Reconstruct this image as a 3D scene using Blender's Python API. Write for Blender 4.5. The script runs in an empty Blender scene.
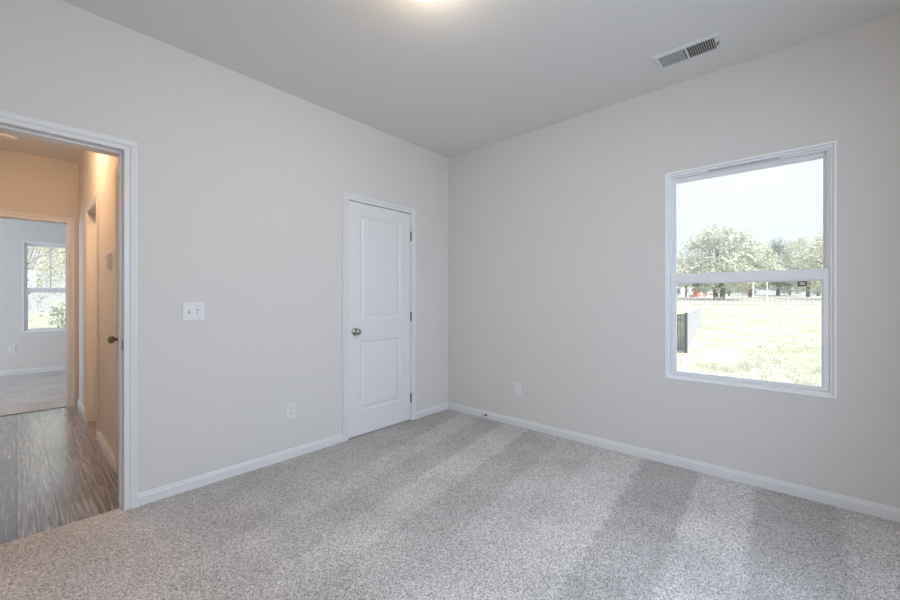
import bpy, bmesh, math, random
from mathutils import Vector, Matrix

C = bpy.context.scene
COL = C.collection
PI = math.pi

# ------------------------------------------------------------------ camera
HC = 2.74                                   # ceiling height
cam_d = bpy.data.cameras.new('camera')
cam = bpy.data.objects.new('camera', cam_d)
COL.objects.link(cam)
cam.location = (-3.141, -2.825, 1.1953)
cam.rotation_euler = (PI / 2, 0, math.radians(41.675 - 90))
cam_d.sensor_width = 36.0
cam_d.lens = 387.0 / 900.0 * 36.0
cam_d.shift_y = 0.0
cam_d.clip_start = 0.03
cam_d.clip_end = 900
C.camera = cam

# ------------------------------------------------------------------ view
C.view_settings.view_transform = 'Standard'
C.view_settings.look = 'None'
C.view_settings.exposure = 0.08
C.view_settings.gamma = 1.0
C.view_settings.use_curve_mapping = False
C.cycles.max_bounces = 12
C.cycles.diffuse_bounces = 8
C.cycles.transparent_max_bounces = 16
C.cycles.use_denoising = True
C.cycles.sample_clamp_indirect = 8.0

# ------------------------------------------------------------------ sky
world = bpy.data.worlds.new('sky')
C.world = world
world.use_nodes = True
wn = world.node_tree.nodes
wl = world.node_tree.links
wn.clear()
w_out = wn.new('ShaderNodeOutputWorld')
w_bg = wn.new('ShaderNodeBackground')
w_tc = wn.new('ShaderNodeTexCoord')
w_sep = wn.new('ShaderNodeSeparateXYZ')
w_rmp = wn.new('ShaderNodeValToRGB')
w_rmp.color_ramp.elements[0].position = 0.0
w_rmp.color_ramp.elements[0].color = (0.94, 0.965, 1.0, 1)
w_rmp.color_ramp.elements[1].position = 0.6
w_rmp.color_ramp.elements[1].color = (0.84, 0.91, 1.0, 1)
wl.new(w_tc.outputs['Generated'], w_sep.inputs[0])
wl.new(w_sep.outputs['Z'], w_rmp.inputs[0])
wl.new(w_rmp.outputs[0], w_bg.inputs['Color'])
w_bg.inputs['Strength'].default_value = 1.0
wl.new(w_bg.outputs[0], w_out.inputs[0])

# ------------------------------------------------------------------ sun and added fill lamps outside the walls
def lamp(name, kind, loc, rot, energy, color, **kw):
    d = bpy.data.lights.new(name, kind)
    d.energy = energy
    d.color = color
    for k, v in kw.items():
        setattr(d, k, v)
    o = bpy.data.objects.new(name, d)
    COL.objects.link(o)
    o.location = loc
    o.rotation_euler = rot
    return o

# sun high behind the house, travelling towards +x
sun = lamp('sun', 'SUN', (-20, -20, 40), (0, 0, 0), 6.6, (1.0, 0.96, 0.89), angle=0.01)
sun.rotation_euler = Vector((0.50, 0.36, -0.80)).to_track_quat('-Z', 'Y').to_euler()
# added fill lamp outside an invented south opening (behind the camera), facing +y
lamp('fill_south', 'AREA', (-2.10, -4.35, 2.05), (math.radians(61), 0, math.radians(-24)), 88, (0.61, 0.77, 1.0),
     shape='RECTANGLE', size=1.9, size_y=1.2)
# added lamp out of view, boosting skylight through the window in view
sl = lamp('fill_east', 'AREA', (0.95, -2.57, 2.98), (0, 0, 0), 75, (0.70, 0.82, 1.0),
          shape='RECTANGLE', size=1.2, size_y=0.8)
sl.rotation_euler = Vector((-0.72, 0, -0.69)).to_track_quat('-Z', 'Y').to_euler()
# added fill lamp outside an invented west opening of the far room, facing +x
lamp('fill_far_room', 'AREA', (-5.95, 4.9, 1.40), (0, math.radians(-90), 0), 64, (0.70, 0.83, 1.0),
     shape='RECTANGLE', size=1.5, size_y=1.5)

# ------------------------------------------------------------------ materials
def mat(name, color, rough=0.6, metal=0.0, spec=0.5):
    m = bpy.data.materials.new(name)
    m.use_nodes = True
    b = m.node_tree.nodes['Principled BSDF']
    b.inputs['Base Color'].default_value = (*color, 1)
    b.inputs['Roughness'].default_value = rough
    b.inputs['Metallic'].default_value = metal
    b.inputs['Specular IOR Level'].default_value = spec
    return m

def N(m, t, **kw):
    n = m.node_tree.nodes.new(t)
    for k, v in kw.items():
        setattr(n, k, v)
    return n

def L(m, a, b):
    m.node_tree.links.new(a, b)

def bsdf(m):
    return m.node_tree.nodes['Principled BSDF']

def ramp(m, stops, interp='LINEAR'):
    r = N(m, 'ShaderNodeValToRGB')
    cr = r.color_ramp
    cr.interpolation = interp
    while len(cr.elements) < len(stops):
        cr.elements.new(0.5)
    for e, (p, c) in zip(cr.elements, stops):
        e.position = p
        e.color = (*c, 1) if len(c) == 3 else c
    return r

def objcoord(m):
    tc = N(m, 'ShaderNodeNewGeometry')
    return tc.outputs['Position']

def speckle(m, base, amt, scale, bump=0.0, dist=0.002):
    """gentle noise variation of a base colour plus a bump"""
    n = N(m, 'ShaderNodeTexNoise')
    n.inputs['Scale'].default_value = scale
    n.inputs['Detail'].default_value = 4
    L(m, objcoord(m), n.inputs['Vector'])
    lo = tuple(c * (1 - amt) for c in base)
    hi = tuple(min(1, c * (1 + amt)) for c in base)
    r = ramp(m, [(0.3, lo), (0.7, hi)])
    L(m, n.outputs['Fac'], r.inputs[0])
    L(m, r.outputs[0], bsdf(m).inputs['Base Color'])
    if bump:
        b = N(m, 'ShaderNodeBump')
        b.inputs['Strength'].default_value = bump
        b.inputs['Distance'].default_value = dist
        L(m, n.outputs['Fac'], b.inputs['Height'])
        L(m, b.outputs[0], bsdf(m).inputs['Normal'])
    return m

WALLC = (0.70, 0.680, 0.652)
M = {}
M['wall'] = speckle(mat('wall_paint', WALLC, 0.75, spec=0.25), WALLC, 0.012, 260, 0.06, 0.001)
M['ceil'] = speckle(mat('ceiling_paint', (0.76, 0.755, 0.735), 0.85, spec=0.2), (0.76, 0.755, 0.735), 0.015, 180, 0.10, 0.001)
M['trim'] = speckle(mat('trim_paint', (0.75, 0.75, 0.75), 0.38), (0.75, 0.75, 0.75), 0.008, 40)
M['door'] = speckle(mat('door_paint', (0.775, 0.775, 0.775), 0.42), (0.775, 0.775, 0.775), 0.008, 60)
M['vinyl'] = speckle(mat('window_vinyl', (0.84, 0.85, 0.86), 0.35), (0.84, 0.85, 0.86), 0.006, 30)
M['liner'] = speckle(mat('lit_edge_liner', (0.94, 0.95, 0.96), 0.4), (0.94, 0.95, 0.96), 0.005, 30)  # paler than the vinyl to suggest light caught on the edge
M['plastic'] = speckle(mat('white_plastic', (0.77, 0.77, 0.77), 0.35), (0.77, 0.77, 0.77), 0.006, 60)
M['slot'] = speckle(mat('dark_slot', (0.09, 0.09, 0.09), 0.6), (0.09, 0.09, 0.09), 0.1, 60)
M['nickel'] = speckle(mat('satin_nickel', (0.42, 0.39, 0.35), 0.28, 1.0), (0.42, 0.39, 0.35), 0.05, 90)
M['hinge'] = speckle(mat('hinge_metal', (0.22, 0.21, 0.20), 0.4, 1.0), (0.22, 0.21, 0.20), 0.08, 90)
M['bronze'] = speckle(mat('aged_bronze_metal', (0.26, 0.22, 0.17), 0.32, 1.0), (0.26, 0.22, 0.17), 0.08, 90)
M['vent'] = speckle(mat('vent_enamel', (0.76, 0.77, 0.76), 0.45), (0.76, 0.77, 0.76), 0.01, 60)
M['ventdark'] = speckle(mat('vent_duct', (0.10, 0.10, 0.10), 0.8), (0.10, 0.10, 0.10), 0.1, 40)
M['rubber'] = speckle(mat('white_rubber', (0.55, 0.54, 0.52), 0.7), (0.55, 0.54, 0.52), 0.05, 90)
M['black'] = speckle(mat('black_aluminium', (0.05, 0.05, 0.055), 0.5), (0.05, 0.05, 0.055), 0.1, 30)
M['fencewhite'] = speckle(mat('grey_fence_paint', (0.48, 0.49, 0.54), 0.6), (0.48, 0.49, 0.54), 0.05, 6)
M['fencegrey'] = speckle(mat('weathered_fence_wood', (0.34, 0.34, 0.36), 0.8), (0.34, 0.34, 0.36), 0.15, 6)
M['siding'] = speckle(mat('white_siding', (0.78, 0.80, 0.83), 0.6), (0.78, 0.80, 0.83), 0.02, 2)
M['redpaint'] = speckle(mat('red_paint', (0.60, 0.22, 0.17), 0.6), (0.60, 0.22, 0.17), 0.08, 2)
M['roof'] = speckle(mat('roof_shingle', (0.22, 0.22, 0.24), 0.85), (0.22, 0.22, 0.24), 0.12, 4)
M['houseglass'] = speckle(mat('house_window_glass', (0.25, 0.36, 0.50), 0.15), (0.25, 0.36, 0.50), 0.1, 2)
M['bark'] = speckle(mat('bark', (0.16, 0.13, 0.11), 0.9), (0.16, 0.13, 0.11), 0.3, 3, 0.5, 0.05)
M['gravel'] = speckle(mat('pale_gravel', (0.62, 0.60, 0.58), 0.9), (0.62, 0.60, 0.58), 0.1, 1.5)

def leafmat(name, c):
    m = mat(name, c, 0.55, spec=0.4)
    n = N(m, 'ShaderNodeTexNoise')
    n.inputs['Scale'].default_value = 0.9
    n.inputs['Detail'].default_value = 5
    L(m, objcoord(m), n.inputs['Vector'])
    r = ramp(m, [(0.3, tuple(v * 0.72 for v in c)), (0.7, tuple(min(1, v * 1.25) for v in c))])
    L(m, n.outputs['Fac'], r.inputs[0])
    L(m, r.outputs[0], bsdf(m).inputs['Base Color'])
    tr = N(m, 'ShaderNodeBsdfTranslucent')
    L(m, r.outputs[0], tr.inputs['Color'])
    mx = N(m, 'ShaderNodeMixShader')
    mx.inputs[0].default_value = 0.35
    L(m, bsdf(m).outputs[0], mx.inputs[1])
    L(m, tr.outputs[0], mx.inputs[2])
    L(m, mx.outputs[0], m.node_tree.nodes['Material Output'].inputs['Surface'])
    return m
M['leaf_oak'] = leafmat('oak_leaves', (0.60, 0.62, 0.54))
M['leaf_pale'] = leafmat('pale_leaves', (0.66, 0.67, 0.55))
M['leaf_dark'] = leafmat('dark_leaves', (0.40, 0.46, 0.40))
M['leaf_fresh'] = leafmat('fresh_leaves', (0.63, 0.65, 0.55))

def glassmat():
    m = bpy.data.materials.new('window_glass')
    m.use_nodes = True
    nt = m.node_tree
    nt.nodes.remove(bsdf(m))
    t = N(m, 'ShaderNodeBsdfTransparent')
    t.inputs['Color'].default_value = (0.975, 0.985, 0.985, 1)
    g = N(m, 'ShaderNodeBsdfGlossy')
    g.inputs['Roughness'].default_value = 0.02
    f = N(m, 'ShaderNodeFresnel')
    f.inputs['IOR'].default_value = 1.35
    mx = N(m, 'ShaderNodeMixShader')
    L(m, f.outputs[0], mx.inputs[0])
    L(m, t.outputs[0], mx.inputs[1])
    L(m, g.outputs[0], mx.inputs[2])
    # translucent veil mixed into the glass, imitating bloom over the outside view
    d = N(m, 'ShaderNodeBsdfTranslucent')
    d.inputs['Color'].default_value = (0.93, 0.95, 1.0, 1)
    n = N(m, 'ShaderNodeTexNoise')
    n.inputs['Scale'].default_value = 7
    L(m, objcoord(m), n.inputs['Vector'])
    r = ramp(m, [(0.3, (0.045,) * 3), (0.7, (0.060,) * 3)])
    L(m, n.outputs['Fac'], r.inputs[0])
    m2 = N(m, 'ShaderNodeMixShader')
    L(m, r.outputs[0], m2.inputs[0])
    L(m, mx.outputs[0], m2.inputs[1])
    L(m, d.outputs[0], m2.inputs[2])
    L(m, m2.outputs[0], nt.nodes['Material Output'].inputs['Surface'])
    return m
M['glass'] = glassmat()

def emitmat(name, color, strength):
    m = mat(name, (0.9, 0.9, 0.88), 0.4)
    b = bsdf(m)
    n = N(m, 'ShaderNodeTexNoise')
    n.inputs['Scale'].default_value = 30
    L(m, objcoord(m), n.inputs['Vector'])
    r = ramp(m, [(0.3, tuple(c * 0.97 for c in color)), (0.7, color)])
    L(m, n.outputs['Fac'], r.inputs[0])
    L(m, r.outputs[0], b.inputs['Emission Color'])
    b.inputs['Emission Strength'].default_value = strength
    return m
M['dome'] = emitmat('lit_frosted_dome', (1.0, 0.80, 0.60), 34.0)
M['dome_hall'] = emitmat('lit_warm_dome', (1.0, 0.60, 0.33), 84.0)

def carpetmat(name, stripes):
    m = mat(name, (0.4, 0.38, 0.36), 0.95, spec=0.1)
    pos = objcoord(m)
    n1 = N(m, 'ShaderNodeTexNoise')
    n1.inputs['Scale'].default_value = 150
    n1.inputs['Detail'].default_value = 4
    n1.inputs['Roughness'].default_value = 0.65
    n1.inputs['Distortion'].default_value = 0.6
    L(m, pos, n1.inputs['Vector'])
    base = ramp(m, [(0.34, (0.18, 0.168, 0.157)), (0.44, (0.44, 0.413, 0.395)), (0.54, (0.70, 0.664, 0.640)), (0.68, (0.95, 0.91, 0.885))])
    L(m, n1.outputs['Fac'], base.inputs[0])
    out = base.outputs[0]
    big = N(m, 'ShaderNodeTexNoise')
    big.inputs['Scale'].default_value = 2.6
    big.inputs['Detail'].default_value = 3
    L(m, pos, big.inputs['Vector'])
    bigr = ramp(m, [(0.35, (0.88, 0.88, 0.88)), (0.65, (1.04, 1.04, 1.04))])
    L(m, big.outputs['Fac'], bigr.inputs[0])
    mul = N(m, 'ShaderNodeMixRGB', blend_type='MULTIPLY')
    mul.inputs[0].default_value = 1.0
    L(m, out, mul.inputs[1])
    L(m, bigr.outputs[0], mul.inputs[2])
    out = mul.outputs[0]
    if stripes:
        # pile brushed in fanning vacuum strokes: s = (y - .225 x) / (1 + .075 x)
        sep = N(m, 'ShaderNodeSeparateXYZ')
        L(m, pos, sep.inputs[0])
        def mth(op, a, b):
            q = N(m, 'ShaderNodeMath', operation=op)
            for i, v in enumerate((a, b)):
                if isinstance(v, (int, float)):
                    q.inputs[i].default_value = v
                else:
                    L(m, v, q.inputs[i])
            return q.outputs[0]
        X, Y = sep.outputs['X'], sep.outputs['Y']
        s = mth('DIVIDE', mth('SUBTRACT', Y, mth('MULTIPLY', X, 0.225)), mth('ADD', 1.0, mth('MULTIPLY', X, 0.075)))
        wob = N(m, 'ShaderNodeTexNoise')
        wob.inputs['Scale'].default_value = 14
        wob.inputs['Detail'].default_value = 4
        L(m, pos, wob.inputs['Vector'])
        s = mth('ADD', s, mth('MULTIPLY', mth('SUBTRACT', wob.outputs['Fac'], 0.5), 0.10))
        t = mth('DIVIDE', mth('ADD', s, 3.6), 3.6)             # s -3.6..0  ->  0..1
        bnd = [(-3.6, 1.02), (-3.01, 0.85), (-2.64, 1.10), (-2.335, 0.83), (-1.985, 1.12), (-1.66, 1.02), (-1.34, 0.88),
               (-1.0, 1.10), (-0.72, 0.88), (-0.45, 1.04), (-0.22, 0.86)]
        stops = []
        for i, (b0, v) in enumerate(bnd):
            p = (b0 + 3.6) / 3.6
            e = 0.005
            if i:
                stops.append((p - e, (bnd[i - 1][1],) * 3))
            stops.append((p + (e if i else 0), (v,) * 3))
        rr = ramp(m, stops)
        L(m, t, rr.inputs[0])
        # strokes fade towards the doorway, where feet have crossed
        fade = ramp(m, [(0.0, (0.25,) * 3), (1.0, (1.0,) * 3)])
        L(m, mth('DIVIDE', mth('ADD', X, 2.7), 2.0), fade.inputs[0])
        m2 = N(m, 'ShaderNodeMixRGB', blend_type='MULTIPLY')
        L(m, fade.outputs[0], m2.inputs[0])
        L(m, out, m2.inputs[1])
        L(m, rr.outputs[0], m2.inputs[2])
        out = m2.outputs[0]
    L(m, out, bsdf(m).inputs['Base Color'])
    b = N(m, 'ShaderNodeBump')
    b.inputs['Strength'].default_value = 0.8
    b.inputs['Distance'].default_value = 0.006
    L(m, n1.outputs['Fac'], b.inputs['Height'])
    L(m, b.outputs[0], bsdf(m).inputs['Normal'])
    return m
M['carpet'] = carpetmat('carpet', True)
M['carpet_far'] = carpetmat('carpet_far_room', False)

def plankmat():
    m = mat('vinyl_planks', (0.1, 0.09, 0.085), 0.34, spec=0.9)
    pos = objcoord(m)
    mp = N(m, 'ShaderNodeMapping')
    mp.inputs['Rotation'].default_value = (0, 0, PI / 2)
    mp.inputs['Location'].default_value = (0.35, 0.035, 0)
    L(m, pos, mp.inputs['Vector'])
    br = N(m, 'ShaderNodeTexBrick')
    br.offset = 0.37
    br.inputs['Scale'].default_value = 1.0
    br.inputs['Brick Width'].default_value = 1.22
    br.inputs['Row Height'].default_value = 0.155
    br.inputs['Mortar Size'].default_value = 0.0035
    br.inputs['Mortar Smooth'].default_value = 0.2
    br.inputs['Bias'].default_value = 0.0
    br.inputs['Color1'].default_value = (0.60, 0.60, 0.60, 1)
    br.inputs['Color2'].default_value = (1.15, 1.12, 1.10, 1)
    br.inputs['Mortar'].default_value = (0.16, 0.15, 0.15, 1)
    L(m, mp.outputs[0], br.inputs['Vector'])
    st = N(m, 'ShaderNodeMapping')
    st.inputs['Scale'].default_value = (1.0, 0.035, 1.0)
    L(m, pos, st.inputs['Vector'])
    g = N(m, 'ShaderNodeTexNoise')
    g.inputs['Scale'].default_value = 95
    g.inputs['Detail'].default_value = 6
    g.inputs['Roughness'].default_value = 0.7
    L(m, st.outputs[0], g.inputs['Vector'])
    gr = ramp(m, [(0.30, (0.022, 0.021, 0.026)), (0.47, (0.10, 0.094, 0.112)), (0.66, (0.42, 0.41, 0.48))])
    L(m, g.outputs['Fac'], gr.inputs[0])
    mul = N(m, 'ShaderNodeMixRGB', blend_type='MULTIPLY')
    mul.inputs[0].default_value = 1.0
    L(m, gr.outputs[0], mul.inputs[1])
    L(m, br.outputs['Color'], mul.inputs[2])
    L(m, mul.outputs[0], bsdf(m).inputs['Base Color'])
    rg = ramp(m, [(0.3, (0.20,) * 3), (0.7, (0.38,) * 3)])
    L(m, g.outputs['Fac'], rg.inputs[0])
    L(m, rg.outputs[0], bsdf(m).inputs['Roughness'])
    b = N(m, 'ShaderNodeBump')
    bsdf(m).inputs['Coat IOR'].default_value = 1.85
    bsdf(m).inputs['Coat Weight'].default_value = 1.0
    bsdf(m).inputs['Coat Roughness'].default_value = 0.12
    b.inputs['Strength'].default_value = 0.6
    b.inputs['Distance'].default_value = 0.0015
    L(m, b.outputs[0], bsdf(m).inputs['Coat Normal'])
    L(m, g.outputs['Fac'], b.inputs['Height'])
    b2 = N(m, 'ShaderNodeBump')
    b2.inputs['Strength'].default_value = 0.6
    b2.inputs['Distance'].default_value = 0.002
    b2.invert = True
    L(m, br.outputs['Fac'], b2.inputs['Height'])
    L(m, b.outputs[0], b2.inputs['Normal'])
    L(m, b2.outputs[0], bsdf(m).inputs['Normal'])
    return m
M['plank'] = plankmat()

def fieldmat():
    m = mat('meadow', (0.5, 0.5, 0.35), 0.95, spec=0.1)
    pos = objcoord(m)
    a = N(m, 'ShaderNodeTexNoise')
    a.inputs['Scale'].default_value = 0.55
    a.inputs['Detail'].default_value = 8
    a.inputs['Roughness'].default_value = 0.62
    L(m, pos, a.inputs['Vector'])
    r = ramp(m, [(0.32, (0.34, 0.37, 0.22)), (0.44, (0.50, 0.50, 0.36)), (0.54, (0.58, 0.56, 0.47)), (0.68, (0.64, 0.62, 0.56))])
    L(m, a.outputs['Fac'], r.inputs[0])
    c = N(m, 'ShaderNodeTexNoise')
    c.inputs['Scale'].default_value = 9
    c.inputs['Detail'].default_value = 5
    L(m, pos, c.inputs['Vector'])
    cr = ramp(m, [(0.35, (0.62,) * 3), (0.6, (1.08,) * 3)])
    L(m, c.outputs['Fac'], cr.inputs[0])
    mul = N(m, 'ShaderNodeMixRGB', blend_type='MULTIPLY')
    mul.inputs[0].default_value = 1.0
    L(m, r.outputs[0], mul.inputs[1])
    L(m, cr.outputs[0], mul.inputs[2])
    L(m, mul.outputs[0], bsdf(m).inputs['Base Color'])
    b = N(m, 'ShaderNodeBump')
    b.inputs['Strength'].default_value = 0.7
    b.inputs['Distance'].default_value = 0.08
    L(m, c.outputs['Fac'], b.inputs['Height'])
    L(m, b.outputs[0], bsdf(m).inputs['Normal'])
    return m
M['field'] = fieldmat()

# ------------------------------------------------------------------ mesh helpers
def box(bm, x0, x1, y0, y1, z0, z1):
    v = [bm.verts.new((x, y, z)) for x in (x0, x1) for y in (y0, y1) for z in (z0, z1)]
    for q in ((0, 1, 3, 2), (4, 6, 7, 5), (0, 4, 5, 1), (2, 3, 7, 6), (0, 2, 6, 4), (1, 5, 7, 3)):
        bm.faces.new([v[i] for i in q])

def cyl(bm, p0, p1, r0, r1=None, seg=20, caps=True):
    r1 = r0 if r1 is None else r1
    p0, p1 = Vector(p0), Vector(p1)
    d = (p1 - p0).normalized()
    a = d.orthogonal().normalized()
    b = d.cross(a)
    rings = []
    for p, r in ((p0, r0), (p1, r1)):
        rings.append([bm.verts.new(p + r * (math.cos(2 * PI * i / seg) * a + math.sin(2 * PI * i / seg) * b)) for i in range(seg)])
    for i in range(seg):
        j = (i + 1) % seg
        bm.faces.new((rings[0][i], rings[0][j], rings[1][j], rings[1][i]))
    if caps:
        bm.faces.new(rings[0][::-1])
        bm.faces.new(rings[1])

def lathe(bm, base, axis, prof, seg=32):
    """prof: list of (radius, height along axis)"""
    base = Vector(base)
    d = Vector(axis).normalized()
    a = d.orthogonal().normalized()
    b = d.cross(a)
    rings = []
    for r, h in prof:
        if r < 1e-6:
            rings.append([bm.verts.new(base + d * h)])
        else:
            rings.append([bm.verts.new(base + d * h + r * (math.cos(2 * PI * i / seg) * a + math.sin(2 * PI * i / seg) * b)) for i in range(seg)])
    for p, q in zip(rings, rings[1:]):
        for i in range(seg):
            j = (i + 1) % seg
            if len(p) == 1 and len(q) == 1:
                continue
            if len(p) == 1:
                bm.faces.new((p[0], q[j], q[i]))
            elif len(q) == 1:
                bm.faces.new((p[i], p[j], q[0]))
            else:
                bm.faces.new((p[i], p[j], q[j], q[i]))

def worldloc(o):
    v = Vector((0, 0, 0))
    while o is not None:
        v += o.location
        o = o.parent
    return v

def mk(name, bm, m, parent=None, smooth=False, bevel=0.0, bseg=2, origin=None, recalc=True):
    """link a bmesh given in world coordinates as ONE object"""
    if recalc:
        bmesh.ops.recalc_face_normals(bm, faces=bm.faces[:])
    if origin is None:
        xs = [v.co.x for v in bm.verts]; ys = [v.co.y for v in bm.verts]; zs = [v.co.z for v in bm.verts]
        origin = ((min(xs) + max(xs)) / 2, (min(ys) + max(ys)) / 2, min(zs))
    origin = Vector(origin)
    bm.transform(Matrix.Translation(-origin))
    me = bpy.data.meshes.new(name)
    bm.to_mesh(me)
    bm.free()
    me.materials.append(m)
    o = bpy.data.objects.new(name, me)
    COL.objects.link(o)
    if smooth:
        for p in me.polygons:
            p.use_smooth = True
    if parent is not None:
        o.parent = parent
        o.location = origin - worldloc(parent)
    else:
        o.location = origin
    if bevel:
        md = o.modifiers.new('bevel', 'BEVEL')
        md.width = bevel
        md.segments = bseg
        md.limit_method = 'ANGLE'
        md.angle_limit = math.radians(40)
    return o

def bmnew():
    return bmesh.new()

def boxes(*bs):
    bm = bmnew()
    for b in bs:
        box(bm, *b)
    return bm

def struct(name, bm, m, label=None, parent=None, **kw):
    o = mk(name, bm, m, parent, **kw)
    if parent is None:
        o['kind'] = 'structure'
    if label:
        o['label'] = label
        if parent is None:
            o['category'] = name.split('_')[0]
    return o

def empty_struct(name, loc, label, cat):
    o = bpy.data.objects.new(name, None)
    COL.objects.link(o)
    o.location = loc
    o.empty_display_size = 0.1
    o['kind'] = 'structure'
    o['label'] = label
    o['category'] = cat
    return o

def thing(name, loc, label, cat, group=None):
    o = bpy.data.objects.new(name, None)
    COL.objects.link(o)
    o.location = loc
    o.empty_display_size = 0.1
    tag(o, label, cat, group)
    return o

def tag(o, label, cat, group=None, kind=None):
    o['label'] = label
    o['category'] = cat
    if group:
        o['group'] = group
    if kind:
        o['kind'] = kind
    return o

# wall frames: (u along wall, v up, d out of the wall into the room) -> world
HX = -2.665                                    # right wall of the hall
YF0, YF1 = 3.22, 3.34                          # far wall of the hall
YB = 6.45                                      # window wall of the far room
WN = lambda u, v, d: (u, -d, v)                # north wall, face y = 0
WE = lambda u, v, d: (-d, u, v)                # east wall, face x = 0
WHR = lambda u, v, d: (HX - d, u, v)           # hall right wall
WHF = lambda u, v, d: (u, YF0 - d, v)          # hall far wall
WHN = lambda u, v, d: (u, 0.16 + d, v)        # hall side of the north wall
WFB = lambda u, v, d: (u, YB - d, v)           # far room back wall

def wbox(bm, W, u0, u1, v0, v1, d0, d1):
    v = [bm.verts.new(W(u, vv, d)) for u in (u0, u1) for vv in (v0, v1) for d in (d0, d1)]
    for q in ((0, 1, 3, 2), (4, 6, 7, 5), (0, 4, 5, 1), (2, 3, 7, 6), (0, 2, 6, 4), (1, 5, 7, 3)):
        bm.faces.new([v[i] for i in q])

def loft(bm, rows, close_u=False):
    """rows: list of equal-length lists of verts"""
    for a, b in zip(rows, rows[1:]):
        for i in range(len(a) - 1):
            bm.faces.new((a[i], a[i + 1], b[i + 1], b[i]))

CASE = [(0.0, 0.0), (0.0, 0.009), (0.003, 0.0115), (0.017, 0.0115), (0.020, 0.0085), (0.025, 0.0085), (0.029, 0.0135),
        (0.036, 0.0155), (0.044, 0.0160), (0.050, 0.0175), (0.056, 0.0175), (0.060, 0.0150), (0.060, 0.0)]

def casing(W, u0, u1, top, bottom=0.0, prof=CASE):
    """mitred three-sided door casing"""
    bm = bmnew()
    rows = []
    for (w, d) in prof:
        rows.append([bm.verts.new(W(u0 - w, bottom, d)), bm.verts.new(W(u0 - w, top + w, d)),
                     bm.verts.new(W(u1 + w, top + w, d)), bm.verts.new(W(u1 + w, bottom, d))])
    loft(bm, rows)
    for k in (0, 3):
        bm.faces.new([r[k] for r in rows])
    return bm

BASE = [(0.0, 0.0), (0.0135, 0.0), (0.0135, 0.058), (0.0120, 0.064), (0.0085, 0.068), (0.0075, 0.076), (0.0045, 0.082), (0.0, 0.082)]

def base_run(W, u0, u1, m0=0, m1=0, z0=0.0):
    """baseboard; m0/m1 = 1 mitres that end back by the depth"""
    bm = bmnew()
    A = [bm.verts.new(W(u0 + m0 * d, z0 + v, d)) for d, v in BASE]
    B = [bm.verts.new(W(u1 - m1 * d, z0 + v, d)) for d, v in BASE]
    n = len(BASE)
    for i in range(n):
        j = (i + 1) % n
        bm.faces.new((A[i], A[j], B[j], B[i]))
    bm.faces.new(A)
    bm.faces.new(B[::-1])
    return bm

# ------------------------------------------------------------------ the setting: shell
XW, YS = -3.86, -3.66                          # west and south walls of the bedroom
FW, FE = -5.70, -1.30                          # far room west and east
HW = -3.74                                     # hall left wall
D0, D1, DT = -3.545, -2.735, 2.04              # bedroom doorway opening
K0, K1, KT = -1.266, -0.549, 2.045             # closet opening
R0, R1, RT = 1.68, 2.36, 2.05                  # doorway in the hall's right wall (along y)
L0, L1 = 0.230, 0.655                           # narrow door in the hall's right wall
F0, F1, FT = -3.565, -2.755, 2.05              # far room doorway
W0, W1, WB_, WT_ = -3.006, -2.125, 0.630, 2.112   # window in the east wall
G0, G1, GB, GT = -3.062, -2.17, 0.675, 2.145   # window in the far room
T = 0.16
j = 0.018                                      # jamb thickness

struct('floor', boxes((XW - 0.2, 0.15, YS - 0.2, 0.045, -0.16, 0.011)), M['carpet'], 'beige speckled cut pile carpet brushed in fanning vacuum strokes')
struct('floor', boxes((HW - 0.1, FE + 0.2, 0.045, YF0 + 0.035, -0.16, 0.002)), M['plank'], 'dark grey brown wood plank floor of the hall')
struct('floor', boxes((FW - 0.2, FE + 0.2, YF0 + 0.035, YB + 0.2, -0.16, 0.004)), M['carpet_far'], 'pale carpet of the far room beyond the hall')
struct('trim_1', boxes((F0, F1, YF0 + 0.022, YF0 + 0.048, 0.0, 0.008)), M['bronze'], 'thin brown strip between hall planks and far carpet')
struct('ceiling', boxes((XW - 0.2, 0.15, YS - 0.2, 0.06, HC, HC + 0.15), ), M['ceil'], 'flat white bedroom ceiling')
struct('ceiling', boxes((FW - 0.2, 0.15, 0.06, YB + 0.2, HC, HC + 0.15)), M['ceil'], 'hall and far room ceiling seen through the doorway')

struct('wall_north', boxes((XW, D0 - j, 0, T, 0, HC), (D0 - j, D1 + j, 0, T, DT + j, HC), (D1 + j, K0 - j, 0, T, 0, HC),
                           (K0 - j, K1 + j, 0, T, KT + j, HC), (K1 + j, 0.0, 0, T, 0, HC)), M['wall'], 'pale grey wall with the doorway and the closet door')
struct('wall_east', boxes((0, 0.15, YS - 0.15, W0, 0, HC), (0, 0.15, W0, W1, 0, WB_), (0, 0.15, W0, W1, WT_, HC), (0, 0.15, W1, 1.2, 0, HC)),
       M['wall'], 'pale grey wall with the window over the meadow')
struct('wall_south', boxes((XW, -2.95, YS - 0.14, YS, 0, HC), (-2.95, -1.25, YS - 0.14, YS, 0, 0.7), (-2.95, -1.25, YS - 0.14, YS, 2.3, HC),
                           (-1.25, 0.0, YS - 0.14, YS, 0, HC)), M['wall'])  # window opening made up to let the south fill lamp in
struct('wall_west', boxes((XW - 0.14, XW, YS - 0.14, T, 0, HC)), M['wall'])
struct('roof', boxes((FW - 1.5, 0.30, YS - 1.45, YB + 0.4, HC + 0.15, HC + 0.30)), M['roof'])  # unseen overhang added to keep sun out of the made-up openings
struct('wall_hall_right', boxes((HX, HX + 0.115, T, L0, 0, HC), (HX, HX + 0.115, L0, L1, RT, HC), (HX, HX + 0.115, L1, R0 - j, 0, HC),
                                (HX, HX + 0.115, R0 - j, R1 + j, RT + j, HC), (HX, HX + 0.115, R1 + j, YF0, 0, HC)), M['wall'], 'right hand wall of the hall, warmly lit')
struct('wall_hall_left', boxes((HW - 0.115, HW, T, YF0, 0, HC)), M['wall'])
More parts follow.
